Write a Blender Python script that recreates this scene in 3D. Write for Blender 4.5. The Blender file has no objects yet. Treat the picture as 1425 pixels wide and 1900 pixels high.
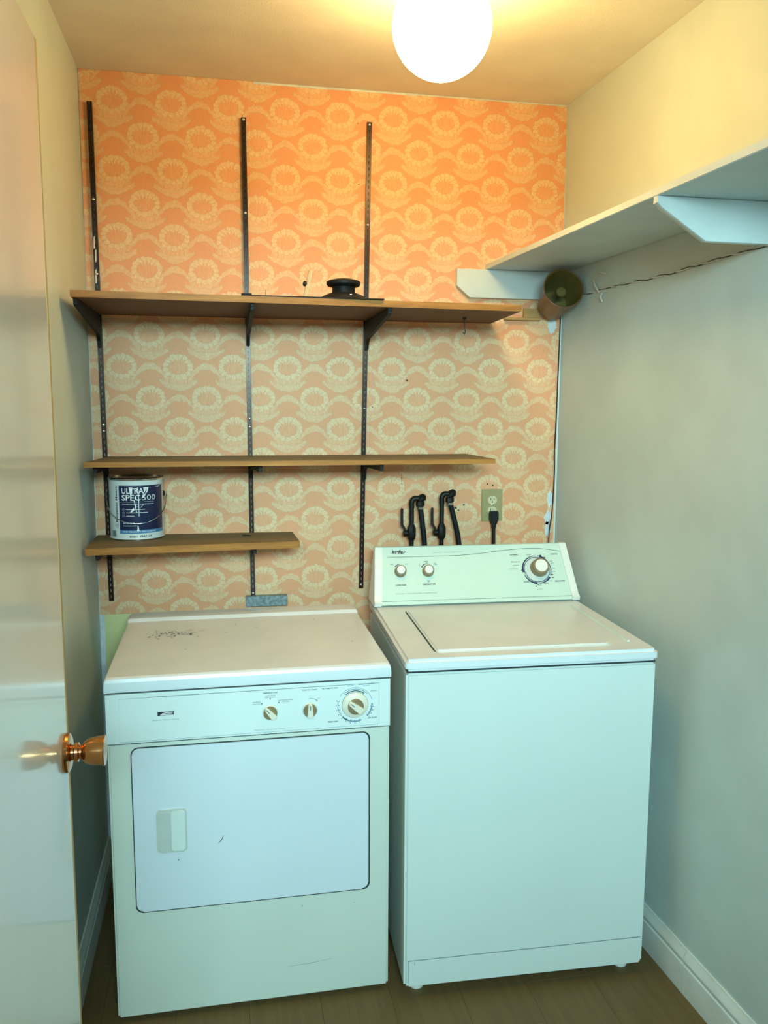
import bpy, bmesh, math, random
from mathutils import Vector, Matrix
random.seed(7)
PI = math.pi
scn = bpy.context.scene
col = scn.collection

# ------------------------------------------------------------------ camera
CX, CY, CZ, YAW, PIT, ROL, FPX = .4081, -2.8292, 1.5917, .1918, -.1309, .0044, 1551.6
fw = Vector((math.sin(YAW)*math.cos(PIT), math.cos(YAW)*math.cos(PIT), math.sin(PIT)))
rt = Vector((math.cos(YAW), -math.sin(YAW), 0)); up = rt.cross(fw)
c_, s_ = math.cos(ROL), math.sin(ROL)
rt, up = rt*c_ + up*s_, up*c_ - rt*s_
cam = bpy.data.objects.new('camera', bpy.data.cameras.new('camera'))
col.objects.link(cam)
m = Matrix((rt, up, -fw)).transposed().to_4x4(); m.translation = (CX, CY, CZ)
cam.matrix_world = m
cam.data.sensor_fit = 'HORIZONTAL'; cam.data.sensor_width = 36; cam.data.lens = FPX/1425*36
cam.data.clip_start = .02
scn.camera = cam

# ------------------------------------------------------------------ world (cool daylight of the hall behind the camera)
world = bpy.data.worlds.new('world'); scn.world = world; world.use_nodes = True
bg = world.node_tree.nodes['Background']
bg.inputs[0].default_value = (.60, .94, 1.0, 1); bg.inputs[1].default_value = .12
hall = bpy.data.objects.new('hall_ceiling_light', bpy.data.lights.new('hall_ceiling_light', 'AREA'))   # cool ceiling light of the hall behind the camera
col.objects.link(hall); hall.data.shape = 'RECTANGLE'; hall.data.size = 1.3; hall.data.size_y = .5
hall.data.energy = 62; hall.data.spread = math.radians(105); hall.data.color = (.57, .94, 1.0)
hall.location = (.38, -4.3, 2.25); hall.rotation_euler = (PI/2-.12, 0, 0)
LAMP_COL = (1.0, .665, .25); LAMP_STR = 38.0
scn.view_settings.view_transform = 'Standard'; scn.view_settings.look = 'None'
scn.view_settings.gamma = 1; scn.view_settings.use_curve_mapping = False
scn.view_settings.exposure = 0.0

# ------------------------------------------------------------------ room numbers
W, WA, H, FL = 1.5908, .0417, 2.595, -.012          # right wall is x = W - WA*y
RW = lambda y: W - WA*y

# ------------------------------------------------------------------ material helpers
class X:
    """tiny expression wrapper for Math nodes"""
    nt = None
    def __init__(s, v): s.v = v
    @staticmethod
    def op(o, *a, clamp=False):
        n = X.nt.nodes.new('ShaderNodeMath'); n.operation = o; n.use_clamp = clamp
        for i, q in enumerate(a):
            q = q.v if isinstance(q, X) else q
            if isinstance(q, (int, float)): n.inputs[i].default_value = q
            else: X.nt.links.new(q, n.inputs[i])
        return X(n.outputs[0])
    def __add__(s, o): return X.op('ADD', s, o)
    __radd__ = __add__
    def __sub__(s, o): return X.op('SUBTRACT', s, o)
    def __rsub__(s, o): return X.op('SUBTRACT', o, s)
    def __mul__(s, o): return X.op('MULTIPLY', s, o)
    __rmul__ = __mul__
    def __truediv__(s, o): return X.op('DIVIDE', s, o)
def xmax(a, b): return X.op('MAXIMUM', a, b)
def xabs(a): return X.op('ABSOLUTE', a)
def sstep(lo, hi, v):
    n = X.nt.nodes.new('ShaderNodeMapRange'); n.interpolation_type = 'SMOOTHSTEP'
    X.nt.links.new(v.v, n.inputs[0])
    for i, q in ((1, lo), (2, hi)):
        if isinstance(q, X): X.nt.links.new(q.v, n.inputs[i])
        else: n.inputs[i].default_value = q
    return X(n.outputs[0])
def lin(r, g, b):
    f = lambda c: (c/255/12.92 if c/255 <= .04045 else ((c/255+.055)/1.055)**2.4)
    return (f(r), f(g), f(b), 1)

def new_mat(name):
    mt = bpy.data.materials.new(name); mt.use_nodes = True
    nt = mt.node_tree; X.nt = nt
    return mt, nt, nt.nodes['Principled BSDF']
def coords(nt, scale=(1, 1, 1), rot=(0, 0, 0)):
    t = nt.nodes.new('ShaderNodeTexCoord'); mp = nt.nodes.new('ShaderNodeMapping')
    mp.inputs['Scale'].default_value = scale; mp.inputs['Rotation'].default_value = rot
    nt.links.new(t.outputs['Object'], mp.inputs[0]); return mp.outputs[0]
def noise(nt, vec, scale, detail=3, rough=.5):
    n = nt.nodes.new('ShaderNodeTexNoise'); n.inputs['Scale'].default_value = scale
    n.inputs['Detail'].default_value = detail; n.inputs['Roughness'].default_value = rough
    nt.links.new(vec, n.inputs['Vector']); return X(n.outputs[0])
def mix(nt, fac, a, b):
    n = nt.nodes.new('ShaderNodeMix'); n.data_type = 'RGBA'
    nt.links.new(fac.v, n.inputs[0])
    for i, q in ((6, a), (7, b)):
        if isinstance(q, tuple): n.inputs[i].default_value = q
        else: nt.links.new(q, n.inputs[i])
    return n.outputs[2]
def bump(nt, bs, h, strength, dist=.002):
    n = nt.nodes.new('ShaderNodeBump'); n.inputs['Strength'].default_value = strength
    n.inputs['Distance'].default_value = dist
    nt.links.new(h.v, n.inputs['Height']); nt.links.new(n.outputs[0], bs.inputs['Normal'])

def paint(name, c, rough=.6, var=.06, nscale=9, bmp=.0, bscale=300, metal=0, coat=0, coat_rough=.1, dirt=None, spec=.5):
    mt, nt, bs = new_mat(name)
    v = coords(nt)
    n = noise(nt, v, nscale, 4)
    dark = tuple(q*(1-var) for q in c[:3]) + (1,); lite = tuple(min(1, q*(1+var)) for q in c[:3]) + (1,)
    o = mix(nt, sstep(.3, .7, n), dark, lite)
    if dirt:
        dn = noise(nt, v, dirt[1], 8, .7)
        o = mix(nt, sstep(dirt[2], dirt[3], dn), o, dirt[0])
    nt.links.new(o, bs.inputs['Base Color'])
    bs.inputs['Roughness'].default_value = rough; bs.inputs['Metallic'].default_value = metal
    bs.inputs['Specular IOR Level'].default_value = spec
    if coat: bs.inputs['Coat Weight'].default_value = coat; bs.inputs['Coat Roughness'].default_value = coat_rough
    if bmp: bump(nt, bs, noise(nt, v, bscale, 2), bmp)
    return mt

def wood(name, base, dark, axis='x', rough=.5, contrast=1.0, scale=1.0):
    mt, nt, bs = new_mat(name)
    sc = {'x': (1.2, 26, 26), 'y': (26, 1.2, 26), 'z': (26, 26, 1.2)}[axis]
    v = coords(nt, tuple(q*scale for q in sc))
    n1 = noise(nt, v, 2.2, 6, .65)
    v2 = coords(nt, tuple(q*scale*5 for q in sc)); n2 = noise(nt, v2, 2.0, 3)
    f = sstep(.5-.28/contrast, .5+.28/contrast, n1*.7 + n2*.3)
    nt.links.new(mix(nt, f, dark, base), bs.inputs['Base Color'])
    bs.inputs['Roughness'].default_value = rough; bs.inputs['Specular IOR Level'].default_value = .22
    bump(nt, bs, n2, .15, .001)
    return mt

def wallpaper_mat():
    mt, nt, bs = new_mat('wallpaper')
    t = nt.nodes.new('ShaderNodeTexCoord')
    # slight wobble so that motif edges look printed by hand
    wob = nt.nodes.new('ShaderNodeTexNoise'); wob.inputs['Scale'].default_value = 75; wob.inputs['Detail'].default_value = 4
    nt.links.new(t.outputs['Object'], wob.inputs['Vector'])
    sw = nt.nodes.new('ShaderNodeSeparateColor'); nt.links.new(wob.outputs['Color'], sw.inputs[0])
    sp = nt.nodes.new('ShaderNodeSeparateXYZ'); nt.links.new(t.outputs['Object'], sp.inputs[0])
    x = X(sp.outputs[0]) + (X(sw.outputs[0]) - .5)*.016
    z = X(sp.outputs[2]) + (X(sw.outputs[1]) - .5)*.016
    vo = nt.nodes.new('ShaderNodeTexVoronoi'); vo.feature = 'DISTANCE_TO_EDGE'; vo.inputs['Scale'].default_value = 115
    nt.links.new(t.outputs['Object'], vo.inputs['Vector'])
    vd = X(vo.outputs['Distance'])
    edge = sstep(.02, .22, vd)
    streak = noise(nt, coords(nt, (330, 330, 40)), 1, 2)
    P, HC = .177, .2022
    total = None; bands = None
    for (x0, z0) in ((.009, 1.602), (.0975, 1.5009)):
        u = (x - x0)/P
        dx = (X.op('FRACT', u + .5) - .5)*P
        dxa = (X.op('FRACT', u) - .5)*P                       # measured from the arch between two medallions
        dz = (X.op('FRACT', (z - z0)/HC + .5) - .5)*HC
        ex, ez = dx/.0500, dz/.0410
        rho = X.op('SQRT', ex*ex + ez*ez)
        s = ez/(rho + .001)
        th = X.op('ARCTAN2', ez, ex)*(15/(2*PI)) + .25
        tri = 1 - xabs(X.op('FRACT', th) - .5)*2             # 1 in the middle of a petal, 0 between petals
        outr = tri*(.03 - X.op('MINIMUM', s, 0)*.17) + .93
        innr = .64 - tri*(.03 + xmax(s, 0)*.36)
        ring = (1 - sstep(-.03, .05, rho - outr))*sstep(-.04, .05, rho - innr)
        ring = ring*(sstep(-.02, .16, tri)*.6 + .4)*(sstep(.0, .2, vd)*.14 + .86)
        # lace arch between the medallions
        aa = xabs(dxa)
        ac = .001 - aa*aa*15
        ah = .0108 - aa*.050
        arch = (1 - sstep(-.0012, .0016, xabs(dz - ac) - ah))*(1 - sstep(.056, .064, aa))
        # lace festoon under each medallion, with wing tips
        ad = xabs(dx)
        sc_ = -.0685 + ad*ad*6.2
        sh = .0128 - ad*.115
        fest = (1 - sstep(-.0012, .0018, xabs(dz - sc_) - xmax(sh, .0022)))*(1 - sstep(.057, .066, ad))
        lace = xmax(arch, fest)*(edge*.36 + .60)*(sstep(.25, .6, X(sw.outputs[2]))*.35 + .65)
        fan = (1 - sstep(.034, .055, ad))*sstep(-.068, -.058, dz)*(1 - sstep(-.04, -.02, dz))*(sstep(.36, .66, streak)*.40 + .24)
        core = (1 - sstep(.55, .75, rho))*(sstep(.38, .66, streak)*.26 + .04)
        mval = xmax(xmax(ring, lace), xmax(fan, core))
        total = mval if total is None else xmax(total, mval)
        sharp = xmax(ring, xmax(arch, fest)*.9)
        bands = sharp if bands is None else xmax(bands, sharp)
    weave = noise(nt, coords(nt, (900, 900, 200)), 1, 1)
    blot = noise(nt, coords(nt), 3.5, 3)
    fac = total*(weave*.3 + .84)
    c = mix(nt, fac, WP_SALMON, WP_CREAM)
    rimv = bands*(1 - bands)*4
    c = mix(nt, rimv*.30, c, WP_LINE)
    c = mix(nt, sstep(.42, .75, weave)*(1 - total)*.16, c, WP_LINE)
    grain = noise(nt, coords(nt), 420, 1)
    c = mix(nt, sstep(.5, .75, grain)*.22, c, WP_LINE)
    specks = noise(nt, coords(nt), 120, 2)
    c = mix(nt, sstep(.70, .78, specks)*.5, c, WP_LINE)
    c = mix(nt, sstep(.45, .75, blot)*.10, c, WP_LINE)
    nt.links.new(c, bs.inputs['Base Color'])
    bs.inputs['Roughness'].default_value = .62
    bump(nt, bs, bands + weave*.4, .3, .001)
    return mt
WP_SALMON = (.80, .365, .18, 1); WP_CREAM = (.84, .60, .345, 1); WP_LINE = (.44, .23, .11, 1)

M = {}
M['wallpaper'] = wallpaper_mat()
M['wall'] = paint('wall_paint', (.54, .62, .59, 1), .42, .05, 4, .12, 160)
M['wall_green'] = paint('old_green_paint', (.68, .66, .31, 1), .6, .05, 10)
M['ceiling'] = paint('ceiling_paint', (.83, .79, .69, 1), .75, .04, 5, .35, 220)
M['door'] = paint('gloss_door_paint', (.66, .63, .55, 1), .30, .04, 3, .04, 60, coat=.7, coat_rough=.09)
M['door_edge'] = wood('bare_door_edge', (.55, .38, .16, 1), (.40, .26, .10, 1), 'z', .6)
M['trim'] = paint('white_trim_paint', (.70, .72, .66, 1), .35, .05, 12)
M['shelf_white'] = paint('white_shelf_paint', (.59, .67, .66, 1), .45, .04, 10, .05, 80)
M['floor'] = wood('floor_plank_wood', (.165, .110, .045, 1), (.115, .074, .029, 1), 'y', .45, .8)
M['oak'] = wood('oak_edge', (.47, .215, .048, 1), (.24, .10, .022, 1), 'x', .5, 1.3)
M['oak_face'] = wood('brown_laminate_face', (.165, .058, .015, 1), (.105, .036, .010, 1), 'x', .6, 1.0)
M['oak_top'] = wood('dusty_oak_top', (.25, .165, .070, 1), (.17, .105, .042, 1), 'x', .6, .8)
M['bronze'] = paint('dark_bronze_metal', (.030, .017, .011, 1), .30, .25, 20, metal=.6, dirt=((.20, .16, .11, 1), 60, .72, .8))
M['black_metal'] = paint('black_bracket_metal', (.010, .0075, .006, 1), .6, .2, 20, metal=0, spec=.3)
M['steel'] = paint('screw_steel', (.75, .72, .66, 1), .25, .05, 50, metal=1)
M['galv'] = paint('galvanised_steel', (.24, .30, .31, 1), .45, .35, 90, metal=.75)
M['enamel'] = paint('white_enamel', (.71, .80, .76, 1), .28, .015, 3, spec=.5)
M['enamel_warm'] = paint('aged_cream_enamel', (.67, .74, .65, 1), .30, .02, 3)
M['enamel_top'] = paint('dusty_white_enamel', (.76, .74, .71, 1), .30, .04, 6)
M['lip'] = paint('cool_lit_enamel', (.76, .83, .86, 1), .28, .01, 4)  # same enamel as the top, with the cool front light put into its colour
M['panel'] = paint('white_plastic_panel', (.74, .84, .82, 1), .35, .01, 4)
M['door_white'] = paint('white_door_enamel', (.70, .78, .83, 1), .25, .012, 3)
M['console'] = paint('pale_green_console', (.61, .75, .65, 1), .32, .02, 4)
M['cap'] = paint('white_end_cap_plastic', (.80, .82, .76, 1), .35, .02, 6)
M['knob_cream'] = paint('cream_knob_plastic', (.80, .76, .62, 1), .35, .02, 20)
M['knob_brown'] = paint('taupe_knob_plastic', (.24, .18, .095, 1), .4, .04, 20)
M['knob_white'] = paint('white_knob_cap', (.85, .84, .78, 1), .3, .01, 20)
M['knob_skirt'] = paint('clear_knob_skirt', (.62, .70, .66, 1), .25, .01, 20)
M['ink'] = paint('black_ink', (.015, .02, .03, 1), .5, .02)
M['ink_grey'] = paint('grey_ink', (.20, .25, .26, 1), .5, .02)
M['ink_blue'] = paint('navy_ink', (.02, .025, .09, 1), .5, .02)
M['ink_soft'] = paint('blue_grey_ink', (.22, .34, .44, 1), .5, .02)
M['gasket'] = paint('dark_gap_seal', (.02, .035, .035, 1), .7, .1)
M['handle_grey'] = paint('grey_handle_plastic', (.55, .60, .56, 1), .4, .03, 20)
M['brass'] = paint('copper_brass', (.62, .29, .11, 1), .18, .04, 6, metal=1)
M['black'] = paint('matte_black', (.008, .008, .008, 1), .55, .1, spec=.25)
M['black_gloss'] = paint('black_gloss_plastic', (.010, .010, .010, 1), .35, .1)
M['rubber'] = paint('black_rubber_hose', (.010, .010, .011, 1), .5, .1, spec=.25)
M['pipe'] = paint('tarnished_pipe', (.012, .010, .008, 1), .45, .3, 60, metal=.2, spec=.3, dirt=((.16, .10, .04, 1), 40, .68, .8))
M['ivory'] = paint('aged_ivory_plate', (.34, .30, .135, 1), .4, .05, 30, dirt=((.10, .06, .02, 1), 45, .66, .74))
M['recept'] = paint('ivory_receptacle', (.62, .56, .36, 1), .35, .03, 30)
M['can_white'] = paint('white_can_label', (.74, .78, .76, 1), .3, .02, 20)
M['can_blue'] = paint('navy_can_label', (.008, .014, .062, 1), .3, .1, 12)
M['can_light'] = paint('light_blue_can_band', (.05, .22, .42, 1), .3, .05, 12)
M['print_white'] = paint('white_print', (.85, .86, .86, 1), .4, .01)
M['tin'] = paint('tin_metal', (.55, .55, .52, 1), .2, .1, 30, metal=1)
M['horn'] = paint('brown_horn_plastic', (.17, .085, .03, 1), .35, .1, 15)
M['horn_in'] = paint('olive_horn_inside', (.17, .135, .035, 1), .35, .1, 15)
M['wire_white'] = paint('white_wire', (.72, .70, .62, 1), .5, .05)
M['stick'] = wood('pale_stick', (.62, .46, .26, 1), (.45, .30, .14, 1), 'z', .6)
M['batten'] = wood('pale_batten', (.50, .32, .12, 1), (.34, .20, .07, 1), 'x', .5)
M['plaster'] = paint('bare_plaster', (.66, .72, .74, 1), .8, .1, 40)
M['rust'] = paint('rust_specks', (.07, .05, .045, 1), .8, .2)
mt, nt, bs = new_mat('lit_opal_glass')
bs.inputs['Base Color'].default_value = (.9, .88, .82, 1); bs.inputs['Roughness'].default_value = .25
bs.inputs['Emission Color'].default_value = (*LAMP_COL, 1); bs.inputs['Emission Strength'].default_value = LAMP_STR
M['globe'] = mt

# ------------------------------------------------------------------ mesh helpers
class MB:
    def __init__(s): s.v = []; s.f = []; s.mi = []
    def add(s, vs, fs, fn=None, mi=0):
        o = len(s.v)
        s.v += [tuple(fn(Vector(q))) if fn else tuple(q) for q in vs]
        s.f += [tuple(o+i for i in q) for q in fs]; s.mi += [mi]*len(fs)
        return s
    def bm(s, b, fn=None, mi=0):
        b.verts.ensure_lookup_table()
        for i, q in enumerate(b.verts): q.index = i
        s.add([q.co.copy() for q in b.verts], [[q.index for q in f.verts] for f in b.faces], fn, mi); b.free(); return s
    def box(s, lo, hi, bev=0, seg=2, fn=None, mi=0):
        b = bmesh.new(); bmesh.ops.create_cube(b, size=1)
        for q in b.verts: q.co = Vector([lo[i] + (q.co[i]+.5)*(hi[i]-lo[i]) for i in range(3)])
        if bev: bmesh.ops.bevel(b, geom=b.edges[:], offset=bev, segments=seg, affect='EDGES', clamp_overlap=True)
        return s.bm(b, fn, mi)
    def prism(s, poly, lo, hi, fn, bev=0, seg=2, mi=0, front_only=False):
        """poly: 2D outline (a,b); extruded c from lo to hi; fn maps Vector(a,b,c)->xyz"""
        b = bmesh.new()
        v0 = [b.verts.new((p[0], p[1], lo)) for p in poly]; v1 = [b.verts.new((p[0], p[1], hi)) for p in poly]
        n = len(poly); f0 = b.faces.new(v0[::-1]); f1 = b.faces.new(v1)
        for i in range(n): b.faces.new((v0[i], v0[(i+1) % n], v1[(i+1) % n], v1[i]))
        if bev:
            e = [q for q in f1.edges] + ([] if front_only else [q for q in f0.edges])
            bmesh.ops.bevel(b, geom=e, offset=bev, segments=seg, affect='EDGES', clamp_overlap=True)
        return s.bm(b, fn, mi)
    def lathe(s, prof, fn=None, n=32, mi=0, cap=True):
        """prof: list of (r, h), turned about the local z axis"""
        vs, fs = [], []
        for r, h in prof:
            for k in range(n): a = 2*PI*k/n; vs.append((r*math.cos(a), r*math.sin(a), h))
        for j in range(len(prof)-1):
            for k in range(n): fs.append((j*n+k, j*n+(k+1) % n, (j+1)*n+(k+1) % n, (j+1)*n+k))
        if cap: fs.append(tuple(range(n))[::-1]); fs.append(tuple((len(prof)-1)*n+k for k in range(n)))
        return s.add(vs, fs, fn, mi)
    def tube(s, pts, r, n=8, mi=0):
        pts = [Vector(p) for p in pts]; rs = r if isinstance(r, (list, tuple)) else [r]*len(pts)
        vs, fs = [], []; u = None
        for i, p in enumerate(pts):
            t = (pts[min(i+1, len(pts)-1)] - pts[max(i-1, 0)]).normalized()
            if u is None: u = t.orthogonal().normalized()
            u = (u - t*u.dot(t)).normalized(); w = t.cross(u)
            for k in range(n): a = 2*PI*k/n; vs.append(p + (u*math.cos(a) + w*math.sin(a))*rs[i])
        for j in range(len(pts)-1):
            for k in range(n): fs.append((j*n+k, j*n+(k+1) % n, (j+1)*n+(k+1) % n, (j+1)*n+k))
        fs.append(tuple(range(n))[::-1]); fs.append(tuple((len(pts)-1)*n+k for k in range(n)))
        return s.add(vs, fs, None, mi)
    def build(s, name, mat, parent=None, angle=35, label=None):
        me = bpy.data.meshes.new(name); me.from_pydata(s.v, [], s.f)
        for q in (mat if isinstance(mat, (list, tuple)) else [mat]): me.materials.append(M[q])
        me.polygons.foreach_set('material_index', s.mi)
        me.polygons.foreach_set('use_smooth', [True]*len(s.f))
        b = bmesh.new(); b.from_mesh(me); bmesh.ops.recalc_face_normals(b, faces=b.faces[:]); b.to_mesh(me); b.free()
        me.set_sharp_from_angle(angle=math.radians(angle))
        o = bpy.data.objects.new(name, me); col.objects.link(o)
        if parent: o.parent = parent
        if label: o['label'] = label
        return o
def tag(o, label, cat, group=None, kind=None):
    o['label'] = label; o['category'] = cat
    if group: o['group'] = group
    if kind: o['kind'] = kind
    return o
def thing(name, label, cat, loc=(0, 0, 0), rz=0, group=None):
    o = bpy.data.objects.new(name, None); col.objects.link(o); o.empty_display_size = .05
    o.location = loc; o.rotation_euler = (0, 0, rz)
    return tag(o, label, cat, group)
def rrect(x0, z0, x1, z1, r, n=6):
    p = []
    for cx, cz, a0 in ((x1-r, z1-r, 0), (x0+r, z1-r, 90), (x0+r, z0+r, 180), (x1-r, z0+r, 270)):
        for k in range(n+1): a = math.radians(a0 + 90*k/n); p.append((cx+r*math.cos(a), cz+r*math.sin(a)))
    return p
def smooth_path(pts, n=6):
    pts = [Vector(p) for p in pts]; out = []
    q = [pts[0]*2-pts[1]] + pts + [pts[-1]*2-pts[-2]]
    for i in range(1, len(q)-2):
        for k in range(n):
            t = k/n; a, b, c, d = q[i-1], q[i], q[i+1], q[i+2]
            out.append(.5*((2*b)+(c-a)*t+(2*a-5*b+4*c-d)*t*t+(3*b-a-3*c+d)*t**3))
    return out + [pts[-1]]
_tc = {}
def text_geo(s, bold=0, shear=0):
    k = (s, bold, shear)
    if k not in _tc:
        cu = bpy.data.curves.new('t', 'FONT'); cu.body = s; cu.resolution_u = 2; cu.offset = bold; cu.shear = shear
        o = bpy.data.objects.new('t', cu); col.objects.link(o)
        dg = bpy.context.evaluated_depsgraph_get()
        me = bpy.data.meshes.new_from_object(o.evaluated_get(dg))
        vs = [(v.co.x, v.co.y) for v in me.vertices]; fs = [tuple(p.vertices) for p in me.polygons]
        bpy.data.objects.remove(o); bpy.data.curves.remove(cu); bpy.data.meshes.remove(me)
        _tc[k] = (vs, fs)
    return _tc[k]
def put_text(mb, s, x, z, w=None, h=.004, fn=None, align='c', bold=0, shear=0, mi=0, rot=0):
    """h = cap height; w = wanted width (None keeps natural); (x,z) = baseline anchor; fn maps (a,b)->xyz"""
    vs, fs = text_geo(s, bold, shear)
    x0 = min(v[0] for v in vs); x1 = max(v[0] for v in vs)
    sz = h/.69; sx = (w/(x1-x0)) if w else sz
    ww = (x1-x0)*sx; ax = {'c': -ww/2, 'l': 0, 'r': -ww}[align]
    cr, sr = math.cos(rot), math.sin(rot); out = []
    for a, b in vs:
        p, q = ax+(a-x0)*sx, b*sz
        out.append(fn(x+p*cr-q*sr, z+p*sr+q*cr))
    mb.add(out, fs, None, mi)
def put_line(mb, pts, wd, fn, mi=0, closed=False):
    """flat 2D stroke through pts with width wd (number or list)"""
    n = len(pts); ws = wd if isinstance(wd, (list, tuple)) else [wd]*n; vs = []
    for i in range(n):
        a = pts[i-1] if (i or closed) else pts[i]; b = pts[(i+1) % n] if (i < n-1 or closed) else pts[i]
        dx, dz = b[0]-a[0], b[1]-a[1]; L = math.hypot(dx, dz) or 1
        nx, nz = -dz/L*ws[i]/2, dx/L*ws[i]/2
        vs += [fn(pts[i][0]+nx, pts[i][1]+nz), fn(pts[i][0]-nx, pts[i][1]-nz)]
    fs = [(2*i, 2*i+1, 2*((i+1) % n)+1, 2*((i+1) % n)) for i in range(n if closed else n-1)]
    mb.add(vs, fs, None, mi)
def arc(cx, cz, r, a0, a1, n=24, rz=None):
    return [(cx+r*math.cos(math.radians(a0+(a1-a0)*k/n)), cz+(rz or r)*math.sin(math.radians(a0+(a1-a0)*k/n))) for k in range(n+1)]

# ================================================================== THE SETTING
YN = -2.25                                             # where the little room ends, towards the hall
wb = MB().box((-.12, 0.002, FL), (W+.15, .12, H+.1)).build('wall_back', 'plaster')
tag(wb, 'back wall covered with peach floral wallpaper above old green paint', 'wall', kind='structure')
MB().box((.002, -.0002, FL), (W-.002, .003, .8885)).build('painted_dado', 'wall_green', wb, label='old pale green paint below the wallpaper')
for k, (a, b, zt) in enumerate(((.002, .5300, 2.5945), (.5300, 1.0605, 2.588), (1.0605, W-.004, 2.590))):
    MB().box((a, -.0006, .889 if k == 0 else .45), (b, .003, zt)).build('wallpaper_strip', 'wallpaper', wb)
mb = MB()                                               # torn plaster spots by the right corner
for (px, pz, rx, rzz) in ((1.566, 1.248, .014, .034), (1.560, 1.180, .014, .030), (1.562, 1.140, .013, .03), (1.556, 1.862, .018, .030), (1.53, 1.905, .03, .012)):
    n = 18; ring = []
    for k in range(n):
        a = 2*PI*k/n; q = .65+.5*random.random()
        ring.append((px+rx*q*math.cos(a), -.0012, pz+rzz*q*math.sin(a)))
    MB().add(ring, [tuple(range(n))]).build('torn_plaster_patch', 'plaster', wb)

mb = MB()                                               # small nail holes and marks on the paper
for (px, pz, r) in ((.868, 2.30, .002), (.865, 2.49, .0015), (.915, 1.575, .002), (1.035, 1.665, .0035), (1.245, 1.232, .003), (1.215, 1.222, .0045), (1.225, 1.213, .003),
                    (1.02, 1.33, .002), (1.33, 1.305, .003), (1.35, 1.3, .003), (1.02, 1.31, .0016)):
    n = 9; mb.add([(px+r*(.6+.6*random.random())*math.cos(2*PI*k/n)*1.4, -.0013, pz+r*(.6+.6*random.random())*math.sin(2*PI*k/n)) for k in range(n)], [tuple(range(n))])
mb.add([(1.0185, -.0012, 1.345), (1.0205, -.0012, 1.345), (1.0205, -.0012, 1.315), (1.019, -.0012, 1.312)], [(0, 1, 2, 3)])
mb.build('wall_mark', 'rust', wb)['kind'] = 'stuff'

wl = MB().box((-.12, YN, FL), (0, .002, H)).build('wall_left', 'wall')
tag(wl, 'plain off-white side wall behind the open door', 'wall', kind='structure')
mb = MB(); mb.add([(W, .002, FL), (RW(YN), YN, FL), (RW(YN), YN, H), (W, .002, H), (W+.12, .002, FL), (RW(YN)+.12, YN, FL), (RW(YN)+.12, YN, H), (W+.12, .002, H)],
       [(0, 1, 2, 3), (4, 7, 6, 5), (0, 4, 5, 1), (3, 2, 6, 7), (1, 5, 6, 2), (0, 3, 7, 4)])
wr = mb.build('wall_right', 'wall')
tag(wr, 'plain off-white side wall below and above the white shelf', 'wall', kind='structure')
ce = MB().box((-.12, -3.6, H), (RW(YN)+.14, .002, H+.1)).build('ceiling', 'ceiling')
tag(ce, 'off-white ceiling around the lit globe lamp', 'ceiling', kind='structure')
# narrow return of the entrance wall that carries the door hinges
wf = MB().box((-.12, YN-.1, FL), (.10, YN, H)).build('wall_front', 'wall')
tag(wf, 'narrow return of the entrance wall by the door hinges', 'wall', kind='structure')
hd_ = MB().box((.10, YN-.1, 2.14), (RW(YN)+.12, YN, H)).build('wall_header', 'wall')
tag(hd_, 'wall above the doorway, over the camera', 'wall', kind='structure')
# floor of narrow boards running away from the camera
fl = MB().box((-.12, -5.0, FL-.06), (2.4, .002, FL-.004)).build('floor', 'floor')
tag(fl, 'brown wood-look plank floor', 'floor', kind='structure')
pw = .19; k = 0; pm = {}
xx = -.12
while xx < 2.4:
    yy = -5.0 + random.random()*.9 - .9
    while yy < 0:
        y0, y1 = max(yy, -5.0), min(yy+1.22, 0)
        if y1-y0 > .05: MB().box((xx, y0, FL-.012), (xx+pw-.0004, y1-.0004, FL), .0004, 1).build('plank', 'floor', fl)
        yy += 1.22
    xx += pw
# baseboards
prof = [(0, 0), (.014, 0), (.014, .078), (.0135, .082), (.010, .086), (.0125, .090), (.0135, .098), (.011, .108), (.006, .117), (.004, .126), (0, .126)]
def baseboard(name, y0, y1, side, lab):
    mb = MB()
    fn = (lambda v: (RW(v.z)-v.x, v.z, FL+v.y)) if side > 0 else (lambda v: (v.x, v.z, FL+v.y))
    mb.prism(prof, y0, y1, fn)
    return tag(mb.build(name, 'trim', angle=20), lab, 'baseboard', kind='structure')
baseboard('baseboard_right', YN, -.9215, 1, 'near length of white moulded baseboard on the right wall')
baseboard('baseboard_right', -.9195, 0, 1, 'far length of white moulded baseboard, behind the washer')
baseboard('baseboard_left', YN, 0, -1, 'white baseboard in shadow behind the open door')
tr = MB().box((W-.0075, -.003, .86), (W-.0005, .0, 1.93), .001, 1).build('trim_1', 'trim')
tag(tr, 'thin white strip in the corner at the wallpaper edge', 'trim', kind='structure')
tr = MB().box((.0, -.0026, FL), (.016, .0, .889), .001, 1).build('trim_2', 'plaster')
tag(tr, 'thin pale strip in the corner left of the dryer', 'trim', kind='structure')

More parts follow.
